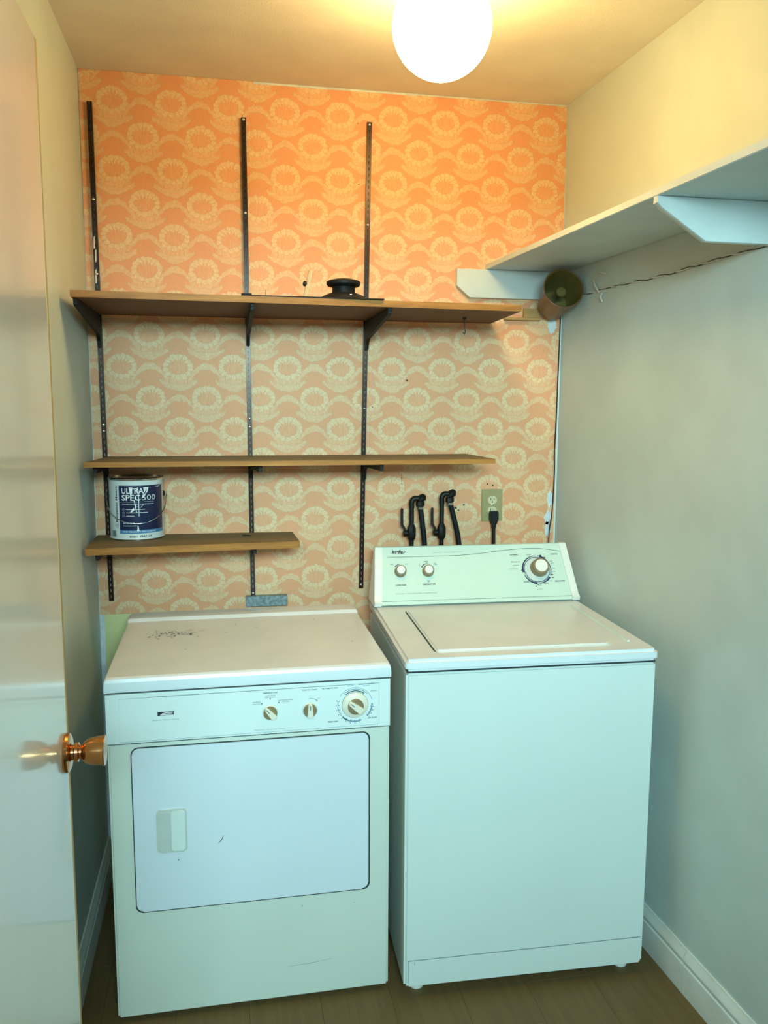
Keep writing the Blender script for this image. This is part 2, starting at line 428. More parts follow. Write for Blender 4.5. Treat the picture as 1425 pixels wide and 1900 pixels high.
# door, swung open along the left wall
DX, DYE = .147, -1.42
dr = MB().box((DX-.036, -2.16, FL+.012), (DX, DYE, 2.13), .0015, 1).build('door_1', 'door')
tag(dr, 'glossy off-white slab door swung open at the left', 'door', kind='structure')
MB().box((DX-.0350, DYE-.0100, FL+.014), (DX+.0004, DYE+.0012, 2.128)).build('door_edge', 'door_edge', dr, label='bare wooden edge strip of the door')
KY, KZ = -1.452, 1.021
kf = lambda v: (DX+v.z, KY+v.x, KZ+v.y)
kn = MB().lathe([(.0315, 0), (.0325, .003), (.031, .007), (.026, .0095), (.016, .011)], kf, 40).build('door_rose', 'brass', dr, label='round copper-coloured plate behind the knob')
MB().lathe([(.0125, .009), (.0125, .014), (.016, .016), (.016, .021), (.0115, .023), (.0115, .026), (.0165, .030), (.0205, .036), (.0228, .045), (.0240, .056), (.0247, .060), (.0250, .0615), (.024, .063), (.021, .0632), (.008, .062)], kf, 40).build('knob', 'brass', dr, label='copper-coloured cup-shaped door knob')
MB().box((DX-.03, DYE+.0002, KZ-.03), (DX-.006, DYE+.0022, KZ+.03), .0005, 1).build('latch_plate', 'brass', dr)
for hz in (.2, 1.05, 1.9): MB().lathe([(.007, 0), (.007, .09)], lambda v, hz=hz: (DX-.04+v.x-.002, -2.165+v.y, hz+v.z), 12).build('hinge', 'brass', dr)

# ================================================================== CEILING LAMP
GX, GY, GZ, GR = .933, -.81, 2.4602, .1165
lp = thing('ceiling_lamp', 'lit white glass globe lamp on the ceiling', 'lamp', (GX, GY, GZ))
pr = [(.05, math.sqrt(GR**2-.05**2))]
for k in range(1, 25):
    a = math.radians(65 - k*155/24); pr.append((max(GR*math.cos(a), .0005), GR*math.sin(a)))
MB().lathe(pr, None, 48).build('globe', 'globe', lp)
MB().lathe([(.052, .100), (.056, .104), (.056, .118), (.075, .124), (.078, H-GZ-.001)], None, 40).build('lamp_base', 'trim', lp)

# ================================================================== WALL SHELVING
def standard(x_top, x_bot, zt, zb, lab, screws, smear=False, backed=False):
    t = thing('shelf_standard', lab, 'shelf rail', (x_bot, -.001, zb), 0, 'slotted metal shelf rails on the wallpaper')
    t.rotation_euler = (0, math.atan2(x_top-x_bot, zt-zb), 0)
    L = zt-zb; w, d, sw = .0152, .0115, .0022
    mb = MB()
    mb.box((-w/2, -d, 0), (-w/2+.0016, 0, L)); mb.box((w/2-.0016, -d, 0), (w/2, 0, L))
    mb.box((-w/2+.0016, -d, 0), (-sw/2, -d+.0014, L)); mb.box((sw/2, -d, 0), (w/2-.0016, -d+.0014, L))
    z = 0; p = .0195
    if backed: mb.box((-w/2+.0016, -.0075, 0), (w/2-.0016, -.0065, L))
    while z < L:
        mb.box((-sw/2, -d, z), (sw/2, -d+.0014, min(z+.0095, L))); z += p
    mb.build('channel', 'bronze', t)
    for s in screws:
        MB().lathe([(.0042, 0), (.0042, .0008), (.003, .0018), (.0008, .0021)], lambda v, s=s: (v.x, -d-v.z, s-zb+v.y), 14).build('screw', 'steel', t)
    if smear:
        mb = MB()
        for z0, z1, a, b in ((2.06, 2.10, -.006, -.002), (2.02, 2.06, -.003, .001), (1.955, 2.0, -.005, -.001)):
            mb.add([(a, -d-.0003, z0-zb), (b, -d-.0003, z0-zb+.004), (b+.001, -d-.0003, z1-zb), (a+.001, -d-.0003, z1-zb-.003)], [(0, 1, 2, 3)])
        mb.build('paint_smear', 'wire_white', t)
    return t
standard(.0325, .0410, 2.4985, .9375, 'leftmost dark slotted shelf rail, beside the left wall corner', (2.21, 1.985, 1.845, 1.515, 1.495), True)
standard(.4970, .5030, 2.4816, .9340, 'middle dark slotted shelf rail, ending above the galvanised plate', (2.475, 2.19, 1.535, 1.508, .945))
standard(.9021, .8752, 2.4928, .9478, 'rightmost dark slotted shelf rail, slightly tilted, ending beside the washer console', (2.485, 2.17, 1.57, .96), backed=False)

def shelf(name, q, z0, z1, lab):
    """q = plan corners FL, FR, BR, BL"""
    t = thing(name, lab, 'shelf', (q[0][0], q[0][1], z0), 0, 'brown wooden boards on the rails')
    ox, oy = q[0]
    pts = [(a-ox, b-oy) for a, b in q]
    MB().prism(pts, 0, z1-z0, lambda v: (v.x, v.y, v.z), .0008, 1).build('board', ['oak_face', 'oak_top'], t)
    for p in t.children[0].data.polygons:
        if p.normal.z > .7: p.material_index = 1
    # edge banding on front
    a, b = Vector((*pts[0], 0)), Vector((*pts[1], 0)); d = (b-a).normalized(); n = Vector((d.y, -d.x, 0))
    MB().prism([(0, 0), ((b-a).length, 0), ((b-a).length, z1-z0), (0, z1-z0)], -.0002, .0016, lambda v: a + d*v.x + n*v.z + Vector((0, 0, v.y))).build('edge_band', 'oak', t, label='oak edge strip along the front')
    return t
S1B, S1T = 1.860, 1.878
shelf('wall_shelf', [(.028, -.478), (1.290, -.412), (1.325, -.014), (.028, -.014)], S1B, S1T, 'top and deepest brown wooden wall shelf, carrying the black spool')
S2B, S2T = 1.3995, 1.4143
shelf('wall_shelf', [(.015, -.292), (1.258, -.298), (1.243, -.030), (.050, -.030)], S2B, S2T, 'middle long brown wooden wall shelf, empty, above the paint can')
S3B, S3T = 1.1425, 1.1630
shelf('wall_shelf', [(.010, -.305), (.640, -.270), (.633, -.078), (.010, -.045)], S3B, S3T, 'lowest and shortest brown wooden wall shelf, under the paint can')

def bracket(x, ztop, L, drop, tip, flange, lab, yaw=0, lift=0):
    t = thing('shelf_bracket', lab, 'bracket', (x, -.0135, ztop), yaw, 'dark metal shelf brackets')
    if drop > .03:
        poly = [(0, 0), (-L, 0), (-L, -tip), (-L+.012, -tip-.004), (-.05, -drop*.80), (-.03, -drop*.92), (-.018, -drop*1.1), (-.016, -flange), (0, -flange)]
    else:
        tip = tip + .008
        poly = [(0, 0), (-L, 0), (-L, -tip), (-.06, -tip-.003), (-.035, -tip-.007), (-.022, -tip-.016), (-.016, -tip-.03), (-.014, -flange), (0, -flange)]
    MB().prism(poly, -.0055, .0055, lambda v: (v.z, v.x, v.y-.0006), .001, 1).build('arm', 'black_metal', t)
    MB().box((-.0055, -L-.003, -.008), (.0055, -L+.0005, .002), .0005, 1).build('front_lip', 'black_metal', t)
    return t
bracket(.0365, S1B, .440, .075, .016, .10, 'leftmost dark bracket under the top shelf, by the left wall')
bracket(.4995, S1B, .420, .075, .016, .088, 'middle dark bracket under the top shelf')
bracket(.8915, S1B, .400, .075, .016, .095, 'rightmost dark bracket under the top shelf')
bracket(.0395, S2B, .235, .01, .013, .06, 'leftmost dark bracket under the middle shelf, above the paint can')
bracket(.5012, S2B, .255, .01, .013, .06, 'middle dark bracket under the middle shelf', .085)
bracket(.8835, S2B, .262, .01, .013, .07, 'rightmost dark bracket under the middle shelf', .05)
bracket(.0402, S3B, .265, .01, .012, .05, 'left dark bracket under the lowest shelf, below the paint can')
bracket(.5023, S3B, .235, .01, .010, .03, 'right dark bracket under the lowest shelf')

# --- things on the top shelf
t = thing('black_tray', 'thin black flat tray lying at the front of the top shelf', 'tray', (.470, -.445, S1T))
MB().box((0, 0, 0.0003), (.40, .16, .004), .001, 1).build('tray_sheet', 'black', t)
MB().box((0, 0, .004), (.028, .16, .0085), .001, 1).build('tray_lip', 'black', t)
t = thing('spool', 'black spool-shaped fitting with wide cap standing on the top shelf', 'spool', (.765, -.36, S1T+.0043))
MB().lathe([(.070, 0), (.071, .003), (.066, .009), (.050, .017), (.036, .022)], None, 40).build('base', 'black', t)
MB().lathe([(.034, .021), (.033, .028), (.033, .038), (.036, .041)], None, 36).build('neck', 'black', t)
MB().lathe([(.030, .040), (.045, .041), (.0495, .046), (.0495, .053), (.043, .057), (.026, .061), (.010, .0615)], None, 40).build('cap', 'black', t)
MB().box((.008, -.0685, .009), (.014, -.066, .012), .0005, 1).build('label_dot', 'steel', t)
t = thing('wooden_stick', 'short pale wooden stick with dark clamp leaning on the top shelf', 'stick', (.650, -.39, S1T+.0043))
t.rotation_euler = (math.radians(-4), math.radians(13), 0)
MB().box((-.0062, -.004, 0.001), (.0062, .004, .082), .001, 1).build('stick', 'stick', t)
MB().lathe([(.005, 0), (.0075, .002), (.0075, .008), (.004, .011)], lambda v: (-.004-v.z, v.x, .041+v.y), 14).build('clamp_knob', 'black', t)
t = MB().tube([(.5385, -.40, S1T+.0043), (.5392, -.40, S1T+.0245)], .0009, 6).build('upright_nail', 'black')
tag(t, 'tiny nail standing upright on the black tray', 'nail')
t = MB().box((.880, -.405, S1T+.0002), (1.02, -.25, S1T+.0025), .0006, 1).build('paper_sheet', 'trim')
tag(t, 'thin sheet of paper lying right of the black tray on the top shelf', 'paper')
t = thing('shelf_hook', 'small rusty hook hanging under the right end of the top shelf', 'hook', (1.178, -.20, S1B))
MB().lathe([(.006, -.006), (.006, 0)], None, 12).build('hook_plate', 'rust', t)
MB().tube(smooth_path([(0, 0, -.005), (.001, 0, -.03), (.003, 0, -.044), (0, 0, -.052), (-.004, 0, -.046)], 4), .0017, 6).build('hook_wire', 'rust', t)
t = thing('wooden_batten', 'short pale wooden batten on the wall at the right end of the top shelf', 'batten', (1.375, -.0012, 1.874))
MB().box((0, -.02, 0), (.130, 0, .009), .001, 1).build('strip', 'batten', t)
MB().box((.070, -.016, .0092), (.128, 0, .040), .001, 1).build('block', 'batten', t)
# nail on the lowest shelf
t = thing('loose_nail', 'dark bent screw lying on the lowest shelf', 'nail', (.480, -.150, S3T+.0025))
MB().tube([(-.010, .008, 0), (.004, 0, .0004), (.012, -.006, 0)], .0016, 8).build('shank', 'black', t)
MB().lathe([(.0035, 0), (.0035, .002)], lambda v: (-.012+v.z*.6, .009+v.x*.5, v.y+.0012), 10).build('head', 'black', t)

# ================================================================== PAINT CAN
CR, CHT = .0830, .1935
can = thing('paint_can', 'gallon tin of paint with navy label on the lowest shelf', 'paint can', (.1400, -.1005, S3T), math.radians(6.0))
MB().lathe([(CR-.003, 0), (CR, .001), (CR+.0008, .004), (CR-.0012, .006), (CR-.0012, .183), (CR+.0005, .1845), (CR+.001, .188)], None, 64, cap=True).build('body', 'can_white', can)
MB().lathe([(CR+.0005, .1855), (CR+.0018, .1875), (CR+.0018, .191), (CR, CHT), (CR-.006, .1925), (CR-.010, .187), (CR-.016, .187), (CR-.018, .189), (.001, .189)], None, 64).build('lid', 'tin', can)
MB().lathe([(CR-.001, .0002), (CR+.0012, .0008), (CR+.0014, .0040), (CR-.0008, .0052)], None, 64).build('bottom_rim', 'tin', can)
def cf(r):
    def f(a, b):
        ph = a/CR; return (r*math.sin(ph), -r*math.cos(ph), b)
    return f
def cpatch(mb, a0, a1, b0, b1, r, n=18, fn=None):
    f = cf(r); vs = []; fs = []
    for k in range(n+1): a = a0+(a1-a0)*k/n; vs += [f(a, b0), f(a, b1)]
    fs = [(2*k, 2*k+2, 2*k+3, 2*k+1) for k in range(n)]; mb.add(vs, fs)
R0 = CR-.0012
dg = lambda d: math.radians(d)*CR
mb = MB(); cpatch(mb, dg(-39), dg(68), .0225, .171, R0+.0004, 30)
lb = mb.build('label', 'can_blue', can)
mb = MB(); cpatch(mb, dg(-39), dg(68), .0225, .0335, R0+.0006, 30); mb.build('label_band', 'can_light', lb)
mb = MB(); f8 = cf(R0+.0009)
put_text(mb, 'ULTRA', dg(-32), .1465, dg(47), .0168, f8, 'l', .015)
put_text(mb, 'SPEC', dg(-32), .1255, dg(40), .0168, f8, 'l', .02)
put_text(mb, '500', dg(11), .1255, dg(31), .0168, f8, 'l', -.006)
put_line(mb, [(dg(-38+k*3.8), .1205) for k in range(21)], .0006, f8)
put_text(mb, 'Performance supérieure', dg(-31), .1125, dg(68), .0032, f8, 'l', .012)
for k, (zz, w_) in enumerate(((.0965, 40), (.0865, 46), (.0765, 17))):
    put_line(mb, [(dg(-23+w_*j/12), zz+.001) for j in range(13) if True], .0015, f8)
    put_line(mb, arc(dg(-29), zz+.001, .0030, 0, 360, 14), .0005, f8)
put_text(mb, 'INTÉRIEUR', dg(-30), .0525, dg(25), .0042, f8, 'l', .02)
put_line(mb, [(dg(-30+29*j/9), .0465) for j in range(10)], .0013, f8)
put_text(mb, 'FINI VELOUTÉ PEU LUSTRÉ', dg(-31), .0262, dg(72), .0042, f8, 'l', .012)
# splashes of white paint across the label
def blob(pts):
    mb.add([f8(dg(a), b) for a, b in pts], [tuple(range(len(pts)))])
blob([(-39, .173), (68, .175), (66, .172), (58, .168), (50, .163), (44, .166), (30, .164), (20, .166), (5, .165), (-8, .163), (-18, .166), (-39, .169)])
blob([(-16, .166), (-8, .166), (-9, .150), (-11, .136), (-13, .138), (-14, .15)])
blob([(14, .166), (26, .166), (24, .152), (20, .146), (16, .135), (10, .131), (13, .142), (16, .152)])
blob([(2, .166), (4, .166), (5, .13), (4.4, .075), (3.4, .075), (3.6, .13)])
blob([(-14, .090), (-8, .101), (2, .108), (14, .112), (9, .104), (0, .097), (-8, .092), (-13, .087)])
blob([(-6, .125), (-4, .125), (-1, .098), (0, .088), (-2, .088), (-3, .1)])
blob([(0, .047), (2, .047), (3, .037), (4, .031), (-2, .031), (0, .037)])
mb.build('label_print', 'print_white', lb, label='white lettering and paint splashes on the label')
mb = MB()
put_text(mb, 'Benjamin Moore', dg(-43.8), .058, .112, .0080, f8, 'l', .025, rot=PI/2)
for s_k, w_ in ((1.0, .0013), (.55, .0011)):
    cxx, czz = dg(-46.8), .0465
    put_line(mb, [(cxx-.006*s_k-.0, czz), (cxx+.0052*s_k, czz+.0085*s_k), (cxx+.0052*s_k, czz-.0085*s_k)], w_, f8, closed=True)
mb.build('brand_lettering', 'ink', can, label='black vertical brand lettering and triangle logo')
mb = MB(); x_ = dg(-63)
for k in range(13):
    w_ = random.choice((.0005, .0009, .0013)); put_line(mb, [(x_, .011), (x_, .030)], w_, f8); x_ += w_+.0006
mb.build('barcode', 'ink', can)
mb = MB()
put_text(mb, 'BASE 1', dg(-17), .0105, dg(16), .0048, f8, 'l', .03)
put_text(mb, 'F537 1X', dg(5), .0105, dg(26), .0056, f8, 'l', .035)
mb.build('batch_code', 'ink', can)
for s in (-1, 1):
    MB().lathe([(.009, 0), (.009, .002), (.006, .005), (.002, .006)], lambda v, s=s: (s*(R0+v.z), v.x, .137+v.y), 16).build('handle_ear', 'black', can)
pts = []
for k in range(41):
    a = PI*k/40; pts.append(((CR+.007)*-math.cos(a)*(1 if True else 1), -(CR+.006)*math.sin(a)**.8 if 0 < k < 40 else 0, .137-.083*math.sin(a)**.75 + .0))
pts = [(-(CR+.003), 0, .137), (-(CR+.008), 0, .143), (-(CR+.009), -.002, .135)] + pts[2:-2] + [((CR+.009), -.002, .135), (CR+.008, 0, .143), (CR+.003, 0, .137)]
MB().tube(pts, .0013, 6).build('bail_handle', 'tin', can)

# ================================================================== PLUMBING, OUTLET AND PLATE BEHIND THE MACHINES
def valve(xp, ztop, xh, ztip, lab, lab2, hx, hz, zend, xend):
    t = thing('water_valve', lab, 'valve', (xp, -.040, .93), 0, 'dark water taps above the washer')
    z = lambda q: q-.93
    MB().tube([(0, 0, 0), (0, 0, z(ztop-.03))], .0082, 14).build('pipe', 'pipe', t)
    MB().tube(smooth_path([(0, 0, z(ztop-.034)), (0, 0, z(ztop-.012)), (.008, 0, z(ztop)), (.024, -.002, z(ztop+.001)), (.034, -.004, z(ztop+.006))], 5), .0094, 14).build('elbow', 'pipe', t)
    MB().tube([(.026, -.003, z(ztop-.008)), (.037, -.004, z(ztop+.004)), (.043, -.005, z(ztop+.014))], [.011, .0145, .007], 12).build('spout', 'pipe', t)
    MB().lathe([(.010, z(1.118)), (.0135, z(1.124)), (.0155, z(1.132)), (.0155, z(1.158)), (.0125, z(1.165)), (.010, z(1.172))], None, 8).build('valve_body', 'pipe', t)
    MB().lathe([(.006, 0), (.009, .010), (.011, .012), (.011, .024), (.006, .027)], lambda v: (-.004-v.z, -.004+v.x, z(1.143)+v.y), 12).build('valve_stem', 'pipe', t)
    MB().prism([(0, 0), (.006, 0), (.006, .010), (-.004, .024), (-.004, .078), (-.0085, .082), (-.012, .078), (-.012, .021), (-.002, .009)], -.005, .002, lambda v: (-.028+v.x, -.006+v.z, z(1.150)+v.y), .0008, 1).build('lever', 'black', t)
    h = thing('water_hose', lab2, 'hose', (xp+hx, -.046, hz), 0, 'black hoses to the washer')
    MB().lathe([(.0125, -.002), (.0155, -.006), (.0155, -.018), (.0125, -.021)], None, 8).build('coupling', 'pipe', h)
    MB().lathe([(.0105, -.020), (.0105, -.0235), (.0115, -.0245), (.0115, -.030), (.0105, -.031)], None, 16).build('ferrule', 'tin', h)
    dxh = xend-xp-hx
    MB().tube(smooth_path([(0, 0, -.02), (dxh*.45, .002, -.075), (dxh, .004, zend-hz), (dxh*1.25, .004, .96-hz)], 6), .0092, 14).build('hose_tube', 'rubber', h)
valve(1.047, 1.262, 0, 0, 'left dark water tap with lever, behind the washer console', 'left black water hose, running nearly straight down', .0285, 1.256, 1.10, 1.093)
valve(1.154, 1.276, 0, 0, 'right and taller dark water tap with lever, behind the washer console', 'right black water hose, slanting down to the right', .0265, 1.268, 1.10, 1.217)

ol = thing('wall_outlet', 'aged ivory wall outlet with a black plug in its lower socket', 'outlet', (1.3475, -.0008, 1.229))
MB().prism(rrect(-.0385, -.057, .0385, .057, .004, 3), 0, .006, lambda v: (v.x, -v.z, v.y), .002, 2, front_only=True).build('cover_plate', 'ivory', ol)
for dz in (.0185, -.0185):
    rc = MB().prism(rrect(-.0165, dz-.0135, .0165, dz+.0135, .011, 5), .005, .0085, lambda v: (v.x, -v.z, v.y), .0008, 1, front_only=True).build('receptacle', 'recept', ol)
    mb = MB()
    for sx in (-1, 1): mb.box((sx*.006-.001, -.0088, dz), (sx*.006+.001, -.0084, dz+.008))
    mb.lathe([(.0024, 0), (.0024, .0004)], lambda v: (v.x, -.0084-v.z, dz-.006+v.y), 10)
    mb.build('socket_slot', 'black', rc)
MB().lathe([(.003, 0), (.003, .001), (.001, .0016)], lambda v: (v.x, -.006-v.z, v.y), 12).build('screw', 'steel', ol)
pc = thing('power_plug', 'black power plug and cord hanging from the wall outlet', 'plug', (1.3495, -.0098, 1.210))
MB().prism([(-.013, .0), (.013, .0), (.0155, -.006), (.0155, -.028), (.009, -.046), (-.009, -.046), (-.0155, -.028), (-.0155, -.006)], 0, .024, lambda v: (v.x, -v.z, v.y), .004, 2).build('plug_body', 'rubber', pc)
MB().tube(smooth_path([(0, -.012, -.04), (.0, -.013, -.07), (.001, -.012, -.13), (.0, -.010, -.25)], 5), [.0085]*4+[.0065]*12, 12).build('cord', 'rubber', pc)

t = thing('steel_plate', 'small galvanised steel strip on the wall behind the dryer', 'plate', (.478, -.001, .900))
MB().box((0, -.022, 0), (.140, -.0125, .035), .001, 1).build('face', 'galv', t)
MB().box((0, -.022, .0345), (.140, 0, .0365), .0006, 1).build('top_flange', 'galv', t)

# ================================================================== WHITE SHELF ON THE RIGHT
SZ0, SZ1, SD = 2.040, 2.0575, .2855
mb = MB()
ys = (-.0025, YN+.03)
pl = [(RW(ys[0])-SD, ys[0]), (RW(ys[1])-SD, ys[1]), (RW(ys[1])-.001, ys[1]), (RW(ys[0])-.001, ys[0])]
mb.prism(pl, SZ0, SZ1, lambda v: (v.x, v.y, v.z), .0015, 2)
tag(mb.build('white_shelf', 'shelf_white'), 'long white painted shelf along the right wall', 'shelf')
mb = MB().prism([(1.2015, SZ0-.0005), (1.2015, 1.984), (1.2475, 1.9455), (W-.002, 1.9455), (W-.002, SZ0-.0005)], -.0215, -.0015, lambda v: (v.x, v.z, v.y), .001, 1)
tag(mb.build('shelf_support', 'shelf_white'), 'white painted support board on the wallpaper under the far end of the white shelf', 'shelf support', 'white boards carrying the shelf')
yb = -1.085; xr = RW(yb)-.002
mb = MB().prism([(1.3500, SZ0-.0005), (1.3500, 2.025), (1.362, 2.015), (1.470, 1.9475), (xr, 1.9475), (xr, SZ0-.0005)], yb, yb+.019, lambda v: (v.x, v.z, v.y), .001, 1)
tag(mb.build('shelf_support', 'shelf_white'), 'white painted support board with slanted end at the near right of the white shelf', 'shelf support', 'white boards carrying the shelf')

# horn
p1 = Vector((1.520, -.178, 1.964)); p0 = Vector((1.533, -.050, 1.922))
ax = (p1-p0).normalized(); L = (p1-p0).length
xa = ax.orthogonal().normalized(); ya = ax.cross(xa)
hn = thing('horn_speaker', 'brown horn-shaped speaker in the corner under the white shelf', 'speaker', tuple(p0))
hf = lambda v: xa*v.x + ya*v.y + ax*v.z
MB().lathe([(.044, .0), (.049, .004), (.053, .03), (.059, .08), (.064, L-.006), (.0675, L-.003), (.068, L), (.066, L+.0012), (.063, L-.001)], hf, 48, cap=False).build('horn_body', 'horn', hn)
MB().lathe([(.0631, L-.001), (.057, .085), (.050, .04), (.043, .018), (.001, .016)], hf, 48, cap=False).build('horn_mouth', 'horn_in', hn, label='dark olive inside of the horn')
MB().lathe([(.0035, .016), (.0035, .094), (.0175, .100), (.0175, .108), (.013, .113), (.001, .114)], hf, 24, cap=False).build('horn_centre', 'horn_in', hn)
MB().lathe([(.0445, -.001), (.0445, .004)], hf, 32).build('horn_back', 'horn', hn)
MB().box((-.012, .0, -.02), (.012, .030, .02), .002, 1).build('wall_mount', 'horn', hn)

# wires on the right wall
wt = thing('speaker_wire', 'thin twisted wire running along the right wall below the white shelf', 'wire', (RW(-.17), -.17, 1.945))
NP = 120
for ph, nm, mt_ in ((0, 'dark_strand', 'black'), (PI, 'pale_strand', 'wire_white')):
    pts = []
    for k in range(NP+1):
        y = -.15 - 1.25*k/NP
        zz = 1.9445 + .003*math.sin(k*.10) + .0010*math.sin(k*.45) + .0020*math.cos(k*.55+ph)
        pts.append((RW(y)-.0032-.0012*math.sin(k*.55+ph)-RW(-.17), y+.17, zz-1.945))
    MB().tube(pts, .0010 if ph == 0 else .0019, 5).build(nm, mt_, wt)
for (a, b, lab) in (((-.262, 2.008), (-.322, 1.990), 'uppermost loose white wire end on the right wall beside the horn'),
                    ((-.236, 1.982), (-.275, 1.942), 'loose white wire end sticking up from the twisted wire'),
                    ((-.292, 1.936), (-.300, 1.908), 'lowest loose white wire end, hanging below the twisted wire')):
    o = MB().tube([(RW(a[0])-.002, a[0], a[1]), (RW(a[0])-.008, (a[0]+b[0])/2, (a[1]+b[1])/2+.002), (RW(b[0])-.004, b[0], b[1])], .0030, 6).build('wire_end', 'wire_white')
    tag(o, lab, 'wire', 'loose wire ends by the horn')
pts = smooth_path([(1.577, -.02, 1.93), (1.5835, -.006, 1.87), (1.5815, -.0055, 1.70), (1.5800, -.0055, 1.55), (1.5770, -.0055, 1.42), (1.5790, -.0055, 1.34), (1.5745, -.0055, 1.20), (1.560, -.02, 1.13), (1.548, -.05, 1.05), (1.54, -.07, .95)], 6)
tag(MB().tube(pts, .0021, 6).build('corner_cable', 'black'), 'thin black cable running down the right corner to the washer', 'cable')

# ================================================================== DRYER
DW, DD, DLIP, DPAN, DBOT, DTOP = .7156, .651, .8767, .7473, -.005, .918
dy = thing('clothes_dryer', 'white front-loading clothes dryer with dusty top, left of the washer', 'dryer', (.1133, -.7574, 0))
ff = lambda v: (v.x, -v.z, v.y)
f2 = lambda off: (lambda a, b: (a, -off, b))
MB().box((.001, 0.0, DBOT+.006), (DW-.001, DD-.004, DLIP-.001), .006, 3).build('cabinet', 'enamel_warm', dy)
for fx in (.05, DW-.05):
    for fy in (.06, DD-.06): MB().lathe([(.018, FL+.0005), (.018, DBOT+.008)], lambda v, fx=fx, fy=fy: (fx+v.x, fy+v.y, v.z), 12).build('foot', 'black', dy)
# top
poly = [(-.006, DLIP+.0035), (-.0075, DLIP+.010), (-.0075, DTOP-.012), (-.005, DTOP-.004), (.004, DTOP-.0005), (.030, DTOP), (.528, DTOP), (.540, DTOP+.0085), (.600, DTOP+.0085), (DD-.03, DTOP+.006), (DD, DTOP-.012), (DD, DLIP+.0035)]
b = bmesh.new()
NX = 14; rows = []
def corner_in(y):       # rounded plan corners
    q = 0
    if y > DD-.05: q = .035*((y-(DD-.05))/.05)**2
    return q
xs_ = [0, .0015, .006, .016, .08, .25, .5, .75, .92, .984, .994, .9985, 1]
mbt = MB(); vs = []; fs = []
for i, u in enumerate(xs_):
    for (py, pz) in poly:
        ci = corner_in(py); e = {0: .012, 1: .006, 2: .002, 3: .0005}.get(min(i, len(xs_)-1-i), 0)
        top = pz > DLIP+.02
        vs.append((-.0015+ci + u*(DW+.003-2*ci), py, pz - (e if top else 0)))
n = len(poly)
for i in range(len(xs_)-1):
    for j in range(n): fs.append((i*n+j, i*n+(j+1) % n, (i+1)*n+(j+1) % n, (i+1)*n+j))
fs += [tuple(range(n)), tuple((len(xs_)-1)*n+j for j in range(n))]
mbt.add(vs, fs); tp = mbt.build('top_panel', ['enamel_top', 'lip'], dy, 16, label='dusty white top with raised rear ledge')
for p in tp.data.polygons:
    if p.normal.y < -.4 and p.center.y < .1: p.material_index = 1  # front-facing lip gets the enamel with the cool light painted in
mb = MB().box((.004, .0, DLIP-.0012), (DW-.004, DD-.01, DLIP+.0038)).build('top_gap', 'gasket', dy)
mb = MB(); rr = random.Random(3)
for k in range(70):
    x, y, r = rr.gauss(.145, .035), rr.gauss(.375, .022), rr.uniform(.0007, .0030)
    if k > 62: x, y, r = rr.uniform(.08, .66), rr.uniform(.1, .5), .0016
    nn = 6; a0 = rr.random()*6
    mb.add([(x+r*1.7*rr.uniform(.5, 1.3)*math.cos(a0+2*PI*j/nn), y+r*1.2*rr.uniform(.5, 1.3)*math.sin(a0+2*PI*j/nn), DTOP+.0004) for j in range(nn)], [tuple(range(nn))])
for k in range(14):
    x, y = rr.gauss(.150, .04), rr.gauss(.375, .022); a = rr.uniform(-.6, .6); st = [(x, y)]
    for j in range(4): a += rr.uniform(-.7, .7); x += .006*math.cos(a); y += .006*math.sin(a); st.append((x, y))
    put_line(mb, st, [.0004, .0014, .0016, .0012, .0004], lambda p, q: (p, q, DTOP+.0005))
o = mb.build('chipped_specks', 'rust', tp); o['kind'] = 'stuff'
# control panel
cp = MB().prism([(0.0005, DPAN), (DW-.0005, DPAN), (DW-.0005, DLIP-.002), (.0005, DLIP-.002)], -.002, .0055, ff, .0022, 2, front_only=True).build('control_panel', 'panel', dy)
MB().box((.002, -.0026, DPAN-.0022), (DW-.002, 0, DPAN+.001)).build('panel_seam', 'gasket', dy)
mb = MB(); p2 = f2(.0058)
put_line(mb, [(.0335, .8632), (.6845, .8660), (.6855, .7540), (.0320, .7520)], .0007, p2, 1, True)
put_line(mb, [(.1, .8645), (.6845, .8660), (.6855, .7540)], .0010, p2, 1)
for s, x, z, w, h, bo in (('TEMPERATURE', .4030, .8550, .038, .0034, .012), ('TURN TO START', .5035, .8565, .040, .0034, .012), ('AUTOMATIC DRY', .5565, .8575, .042, .0034, .014),
                          ('TIMED DRY', .5640, .7670, .029, .0036, .02), ('AIR FLUFF', .6670, .7710, .025, .0036, .02)):
    put_text(mb, s, x, z, w, h, p2, 'c', bo, .18)
for s, x, z, w, h in (('NORMAL', .3690, .8325, .021, .0028), ('HIGH HEAT', .3690, .8280, .021, .0022), ('MEDIUM', .4035, .8475, .026, .0030), ('MED HEAT', .4035, .8435, .028, .0022),
                      ('KNITS/DELICATES', .4415, .8340, .036, .0028), ('LOW HEAT', .4430, .8295, .020, .0022), ('OFF', .5275, .8330, .007, .0022)):
    put_text(mb, s, x, z, w, h, p2, 'c', 0, .15, 0)
put_text(mb, 'Heavy Duty • Extra Large Capacity', .4015, .7585, .078, .0030, p2, 'c', 0, .25, 1)
put_text(mb, 'Electronic Moisture Sensing', .1440, .8020, .064, .0032, p2, 'c', 0, .25, 1)
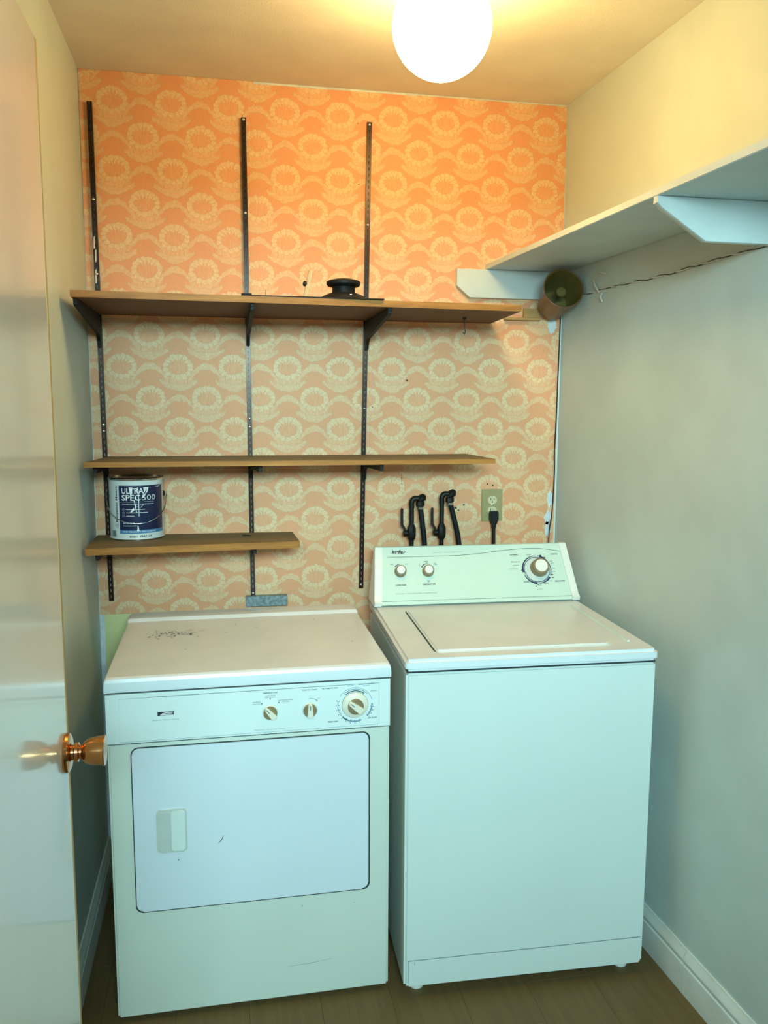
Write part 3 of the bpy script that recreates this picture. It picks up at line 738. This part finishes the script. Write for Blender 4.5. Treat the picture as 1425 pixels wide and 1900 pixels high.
# marks around the knobs
for x, z in ((.382, .829), (.4030, .8405), (.4245, .8295)): put_line(mb, [(x, z+.0022), (x, z-.0015)], .0022, p2)
put_line(mb, arc(.5038, .8070, .0285, 95, 50), .0014, p2, 2); put_line(mb, [(.5205, .8315), (.5240, .8275), (.5195, .8270)], .0012, p2, 0, True)
put_line(mb, arc(.6214, .8108, .0420, 40, 135), .0022, p2, 2); put_line(mb, arc(.6214, .8108, .0462, 15, 150), .0012, p2, 2)
put_line(mb, arc(.6214, .8108, .0375, 50, 130), .0022, p2, 0)
put_line(mb, arc(.6214, .8108, .0450, 165, 245), .0016, p2, 2); put_line(mb, arc(.6214, .8108, .0450, 225, 292), .0042, p2, 2); put_line(mb, arc(.6214, .8108, .0450, 315, 362), .0040, p2, 2)
for a in list(range(165, 300, 15)) + list(range(318, 362, 11)):
    ca, sa = math.cos(math.radians(a)), math.sin(math.radians(a))
    put_line(mb, [(.6214+.041*ca, .8108+.041*sa), (.6214+.0445*ca, .8108+.0445*sa)], .0012, p2)
    put_line(mb, [(.6214+.0495*ca-.0012, .8108+.0495*sa), (.6214+.0495*ca+.0012, .8108+.0495*sa)], .0020, p2)
put_line(mb, [(.601, .8625), (.618, .8632)], .0014, p2, 2); put_line(mb, [(.630, .8636), (.672, .8648)], .0014, p2, 2); put_line(mb, [(.642, .8600), (.660, .8606)], .0013, p2, 2); put_line(mb, [(.662, .8450), (.680, .8455)], .0014, p2, 2)
mb.build('panel_lettering', ['ink', 'ink_grey', 'ink_soft'], cp, label='printed dial markings and lettering')
mb = MB(); p3 = f2(.0060)
mb.add([p3(.1245, .8145), p3(.1640, .8155), p3(.1645, .8265), p3(.1590, .8240), p3(.1245, .8250)], [(0, 1, 2, 3, 4)], None, 0)
sw_ = [(.132, .8165), (.137, .8200), (.146, .8215), (.156, .8205), (.1625, .8225)]
p4 = f2(.0063); put_line(mb, sw_, [.001, .002, .0022, .0016, .0008], p4, 1); put_line(mb, [(.131, .8168), (.145, .8170), (.1610, .8178)], .0024, p4, 1)
mb.build('maker_badge', ['ink', 'print_white'], cp, label='small black maker badge with white swoosh')
def dryer_knob(x, z, r, ang, big):
    fr = Matrix.Rotation(math.radians(ang), 3, 'Y')
    k = MB()
    fn = lambda v: Vector((x, -.0055, z)) + fr @ Vector((v.x, -v.z, v.y))
    if big:
        k.lathe([(.0335, 0), (.0340, .002), (.0335, .0035), (.031, .0040), (.0305, .0065), (.026, .008), (.0245, .0085)], fn, 48)
        kb = k.build('timer_knob', 'knob_cream', dy, label='large cream timer dial with brown grip sides')
        MB().lathe([(.0345, -.0004), (.0347, .0018)], fn, 48).build('dial_ring', 'ink_grey', kb)
        ox, oz = .002, -.002
    else:
        k.lathe([(.0205, 0), (.0205, .0012), (.0180, .0016)], fn, 40)
        kb = k.build('selector_knob', 'knob_skirt', dy)
    h = .0085 if big else .0016
    MB().lathe([(r, h), (r, h+.009), (r*.93, h+.011), (r*.3, h+.0115)], fn, 40).build('knob_side', 'knob_brown', kb)
    w = r*.44
    poly = [(-w, -r*.78), (-w*.7, -r*1.0), (w*.7, -r*1.0), (w, -r*.78), (w*.86, 0), (w*.62, r*.9), (w*.3, r*1.04), (-w*.3, r*1.04), (-w*.62, r*.9), (-w*.86, 0)]
    MB().prism(poly, h, h+.0185, fn, .002, 2, front_only=True).build('knob_grip', 'knob_cream', kb)
    MB().lathe([(r*1.02, h), (r*1.04, h+.0042), (r*.98, h+.005)], fn, 40).build('knob_skirt', 'knob_cream', kb)
    mb = MB(); put_line(mb, [(0, r*.95), (0, r*.25)], .0016, lambda a, b: fn(Vector((a, b, h+.0188)))); mb.build('pointer_line', 'ink', kb)
dryer_knob(.4025, .8062, .0172, -40, False)
dryer_knob(.5038, .8060, .0172, 0, False)
dryer_knob(.6214, .8108, .0205, -52, True)
# door
MB().prism(rrect(.0555, .2900, .6625, .7345, .020), -.001, .0010, ff).build('door_gap', 'gasket', dy)
MB().prism(rrect(.0505, .2865, .6665, .7395, .024), -.001, .00055, ff, .0005, 1, front_only=True).build('door_rim', 'enamel_warm', dy)
dd = MB().prism(rrect(.0585, .2945, .6580, .7315, .018), 0, .0045, ff, .0028, 3, front_only=True).build('door', 'door_white', dy)
hd = MB().prism(rrect(.1130, .4515, .1885, .5665, .010), .003, .0085, ff, .003, 2, front_only=True).build('handle', 'handle_grey', dd, label='grey recessed pull handle')
MB().prism(rrect(.1185, .4575, .1480, .5605, .006), .0075, .0095, ff, .0008, 1, front_only=True).build('handle_recess', 'handle_grey', hd)
MB().prism(rrect(.1495, .4565, .1840, .5620, .006), .0075, .0118, ff, .0016, 1, front_only=True).build('handle_grip', 'enamel', hd)
mb = MB(); q2 = f2(.0049)
put_line(mb, [(.2780, .4835), (.2765, .4760), (.2725, .4700), (.2655, .4625)], [.0006, .002, .0022, .0006], q2)
mb.build('scratch', 'ink', dd); mb = MB()
for x, z, r in ((.165, .428, .0016), (.166, .444, .0009)): mb.add([q2(x+r*math.cos(k), z+r*math.sin(k)) for k in range(6)], [tuple(range(6))])
mb.build('speck', 'ink', dd)['kind'] = 'stuff'
mb = MB(); q2 = f2(.0012)
for x, z, r in ((.48, .262, .0016), (.62, .255, .0014), (.06, .715, .001)): mb.add([q2(x+r*math.cos(k), z+r*math.sin(k)) for k in range(6)], [tuple(range(6))])
mb.build('speck', 'ink_grey', dy)['kind'] = 'stuff'; mb = MB()
put_line(mb, [(.44, .092), (.50, .094), (.56, .1005)], [.0004, .0010, .0004], q2)
mb.build('scuff', 'ink_grey', dy)

# ================================================================== WASHER
WW, WD, WTOP, WLIP, WBOT = .6883, .6643, .9369, .9011, .0188
wa = thing('washing_machine', 'white top-loading washing machine with pale green console', 'washer', (.8612, -.8023, 0), -.0336)
MB().box((.001, .0, WBOT), (WW-.001, WD, WLIP-.001), .007, 3).build('cabinet', 'enamel', wa)
MB().box((.004, .001, WLIP-.0015), (WW-.004, WD-.004, WLIP+.0028)).build('top_gap', 'gasket', wa)
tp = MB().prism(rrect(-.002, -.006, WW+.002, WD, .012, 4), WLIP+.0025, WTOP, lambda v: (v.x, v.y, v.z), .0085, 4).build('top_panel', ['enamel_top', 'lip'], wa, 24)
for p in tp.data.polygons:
    if p.normal.y < -.4 and p.center.y < .1: p.material_index = 1  # washer lip likewise, cool front light painted into its colour
MB().prism(rrect(.086, .050, .583, .4905, .012, 4), WTOP-.003, WTOP+.0004, lambda v: (v.x, v.y, v.z)).build('lid_gap', 'gasket', wa)
MB().prism(rrect(.0905, .0465, .5840, .4930, .012, 4), WTOP-.003, WTOP+.0008, lambda v: (v.x, v.y, v.z)).build('lid_rim', 'enamel', wa)
lid = MB().prism(rrect(.0915, .0515, .5795, .4860, .014, 4), WTOP-.002, WTOP+.0055, lambda v: (v.x, v.y, v.z), .004, 3, front_only=True).build('lid', 'enamel_top', wa)
MB().box((.632, .070, WTOP-.003), (.646, .490, WTOP+.0038), .0036, 3).build('side_ridge', 'enamel', wa)
for fx in (.045, WW-.045):
    for fy in (.05, WD-.05): MB().lathe([(.020, FL+.0005), (.020, .002), (.009, .006), (.009, WBOT+.003)], lambda v, fx=fx, fy=fy: (fx+v.x, fy+v.y, v.z), 14).build('foot', 'cap', wa)
mb = MB().prism([(.0140, WBOT+.003), (.6770, WBOT+.003), (.6770, .0985), (.0140, .0955)], -.002, .0012, ff, .0008, 1, front_only=True)
kp = mb.build('kick_panel', 'enamel', wa)
mb = MB(); q2 = f2(.0014)
put_line(mb, [(.012, .0965), (.30, .0978), (.678, .0995)], .0022, q2); put_line(mb, [(.0135, .0965), (.0135, .030)], .0014, q2); put_line(mb, [(.030, .0930), (.0300, .0830)], .0012, q2)
mb.build('kick_seam', 'ink_grey', wa)
# console
Y0, Z0, Y1, Z1 = .550, .9423, .654, 1.1137
CL = math.hypot(Y1-Y0, Z1-Z0); sy, sz = (Y1-Y0)/CL, (Z1-Z0)/CL
def cm(v):  # (a, b along slope, c outwards)
    return Vector((v.x, Y0+v.y*sy-v.z*sz, Z0+v.y*sz+v.z*sy))
tap = lambda x, b: x + (.0165*(b/CL) if x < .34 else -.0165*(b/CL))
cmt = lambda v: cm(Vector((tap(v.x, v.y), v.y, v.z)))
def side(x0, x1, bulge, top):
    prof = [(Y0-.002, Z0-.002), (Y0-.004-bulge, Z0+.010)]
    for k in range(1, 9):
        t = k/9; y = Y0+(Y1-Y0)*t - bulge*(1+.7*math.sin(PI*t)); prof.append((y, Z0+(Z1-Z0)*t))
    prof += [(Y1-.004, Z1+top-.003), (Y1+.006, Z1+top), (Y1+.02, Z1+top-.004), (Y1+.022, Z0-.004), (Y0+.01, Z0-.004)]
    fn = lambda v: (x0 + v.z*(x1-x0) + (.0165 if x0 < .3 else -.0165)*max(0, (v.y-Z0)/(Z1-Z0)), v.x, v.y)
    return MB().prism(prof, 0, 1, lambda v: fn(v))
side(-.002, .0225, .004, .004).build('end_cap', 'cap', wa, 40)
side(WW-.0225, WW+.002, .004, .004).build('end_cap', 'cap', wa, 40)
prof = [(Y0, Z0), (Y1, Z1), (Y1+.006, Z1+.002), (Y1+.02, Z1-.002), (Y1+.021, Z0-.003), (Y0+.01, Z0-.003)]
cons = MB().prism(prof, .0215, WW-.0215, lambda v: (tap(v.z, max(0, (v.y-Z0)/(Z1-Z0))*CL), v.x, v.y)).build('console', 'console', wa)
MB().prism([(.0225, .0), (WW-.0225, .0), (WW-.0225, .0120), (.0225, .0120)], .0, .0035, cmt, .0012, 1, front_only=True).build('console_lip', 'console', wa)
cf2 = lambda off: (lambda a, b: cm(Vector((a, b, off))))
mb = MB(); g = cf2(.0006)
put_line(mb, [(tap(.0225, .0135), .0135), (tap(WW-.0225, .0135), .0135)], .0013, g, 1)
line = [(.052, .1690)] + [(.052+.6*k/30, 0) for k in range(1, 31)]
def wave(x):
    if x < .26: return .1655
    t = (x-.26)/(.5554-.26)
    if t < 1: return .1655 + .0200*(.5-.5*math.cos(PI*t))
    return .1855 - .0138*((x-.5554)/(.0968))**1.6
put_line(mb, [(x, wave(x)) for x, _ in line], [.0008]+[.0013]*29+[.0006], g)
put_text(mb, 'Inglis', .0890, .1790, .0385, .0100, g, 'c', .045, .25)
put_line(mb, arc(.0895, .1835, .0250, -170, 35, 24, .0072), [.0004]+[.0009]*12+[.0018]*11+[.0006], g)
put_text(mb, 'HEAVY DUTY • EXTRA LARGE CAPACITY', .2605, .1768, .103, .0030, g, 'c', 0, .2, 1)
put_text(mb, 'LOAD SIZE', .0912, .0655, .034, .0050, g, 'c', .02)
put_text(mb, 'TEMPERATURE', .1845, .0655, .044, .0050, g, 'c', .025)
put_text(mb, '8 CYCLES • 2 WASH/SPIN SPEED COMBINATIONS', .1400, .0365, .133, .0036, g, 'c', 0, 0, 1)
put_text(mb, 'NORMAL', .4870, .1612, .029, .0046, g, 'c', .02)
put_text(mb, 'CASUAL', .6280, .1605, .026, .0046, g, 'c', .02)
put_text(mb, 'SOAK', .5170, .0640, .020, .0048, g, 'c', .02)
put_text(mb, 'DELICATES', .6330, .0635, .034, .0048, g, 'c', .02)
put_text(mb, 'REGULAR 10', .4880, .1360, .030, .0036, g, 'c', .015)
put_text(mb, 'OFF', .5594, .0360, .018, .0060, g, 'c', -.01, 0, 1)
for x0, x1, z in ((.478, .500, .1255), (.463, .495, .1125), (.530, .546, .1620), (.608, .618, .137), (.610, .622, .130), (.612, .623, .112), (.612, .622, .100), (.556, .566, .0530), (.575, .590, .0580), (.598, .606, .067),
                  (.062, .072, .1400), (.110, .120, .1400), (.155, .163, .1385), (.156, .162, .1335), (.176, .190, .1485), (.180, .186, .1440), (.206, .216, .1400), (.210, .218, .1355), (.1790, .1890, .0800), (.1800, .1880, .0760)):
    put_line(mb, [(x0, z), (x1, z)], .0018, g, 1)
for x, z in ((.5075, .107), (.571, .1570), (.5790, .1590), (.5915, .1510), (.6095, .089), (.6100, .079), (.5545, .0560), (.5480, .0500)): put_line(mb, [(x-.0035, z), (x+.0035, z)], .0032, g)
RX, RZ, RR = .5590, .1085, .0490
put_line(mb, arc(RX, RZ, RR*.895, 0, 360, 48), .0022, g, 2)
put_line(mb, arc(RX, RZ, RR, 82, 190, 30), [.0012+.0055*k/30 for k in range(31)], g, 2)
put_line(mb, arc(RX, RZ, RR, 72, 30, 16), [.0072-.003*k/16 for k in range(17)], g, 2); put_line(mb, arc(RX, RZ, RR, 30, -28, 16), .0028, g, 2)
put_line(mb, arc(RX, RZ, RR, -34, -90, 20), [.0068-.0050*k/20 for k in range(21)], g, 2)
put_line(mb, arc(RX, RZ, RR, -97, -160, 20), [.0072-.0050*k/20 for k in range(21)], g, 2)
put_line(mb, arc(.0945, .1176, .0222, 140, 95, 10), [.0036-.0025*k/10 for k in range(11)], g)
put_line(mb, arc(.1865, .1165, .0235, 152, 80, 14), [.0036-.0025*k/14 for k in range(15)], g)
mb.build('console_lettering', ['ink', 'ink_grey', 'ink_blue'], cons, label='printed dial markings, maker name and lettering')
def wash_knob(x, b, r, hgt, name):
    fn = lambda v: cm(Vector((x+v.x, b+v.y, v.z)))
    k = MB().lathe([(r, 0), (r, .003), (r*.96, hgt*.35), (r*.93, hgt-.004), (r*.88, hgt-.001), (r*.70, hgt)], fn, 40).build(name, 'knob_brown', wa)
    MB().lathe([(r*.70, hgt-.002), (r*.70, hgt+.0015), (r*.66, hgt+.0030), (r*.3, hgt+.0034)], fn, 36).build('knob_cap', 'knob_white', k)
    return k
wash_knob(.0930, .1140, .0195, .020, 'selector_knob')
wash_knob(.1853, .1128, .0195, .020, 'selector_knob')
MB().lathe([(.0420, 0), (.0420, .002), (.040, .0035)], lambda v: cm(Vector((.5600+v.x, .1085+v.y, v.z))), 48).build('timer_skirt', 'knob_skirt', wa)
wash_knob(.5660, .1120, .0310, .030, 'timer_knob')
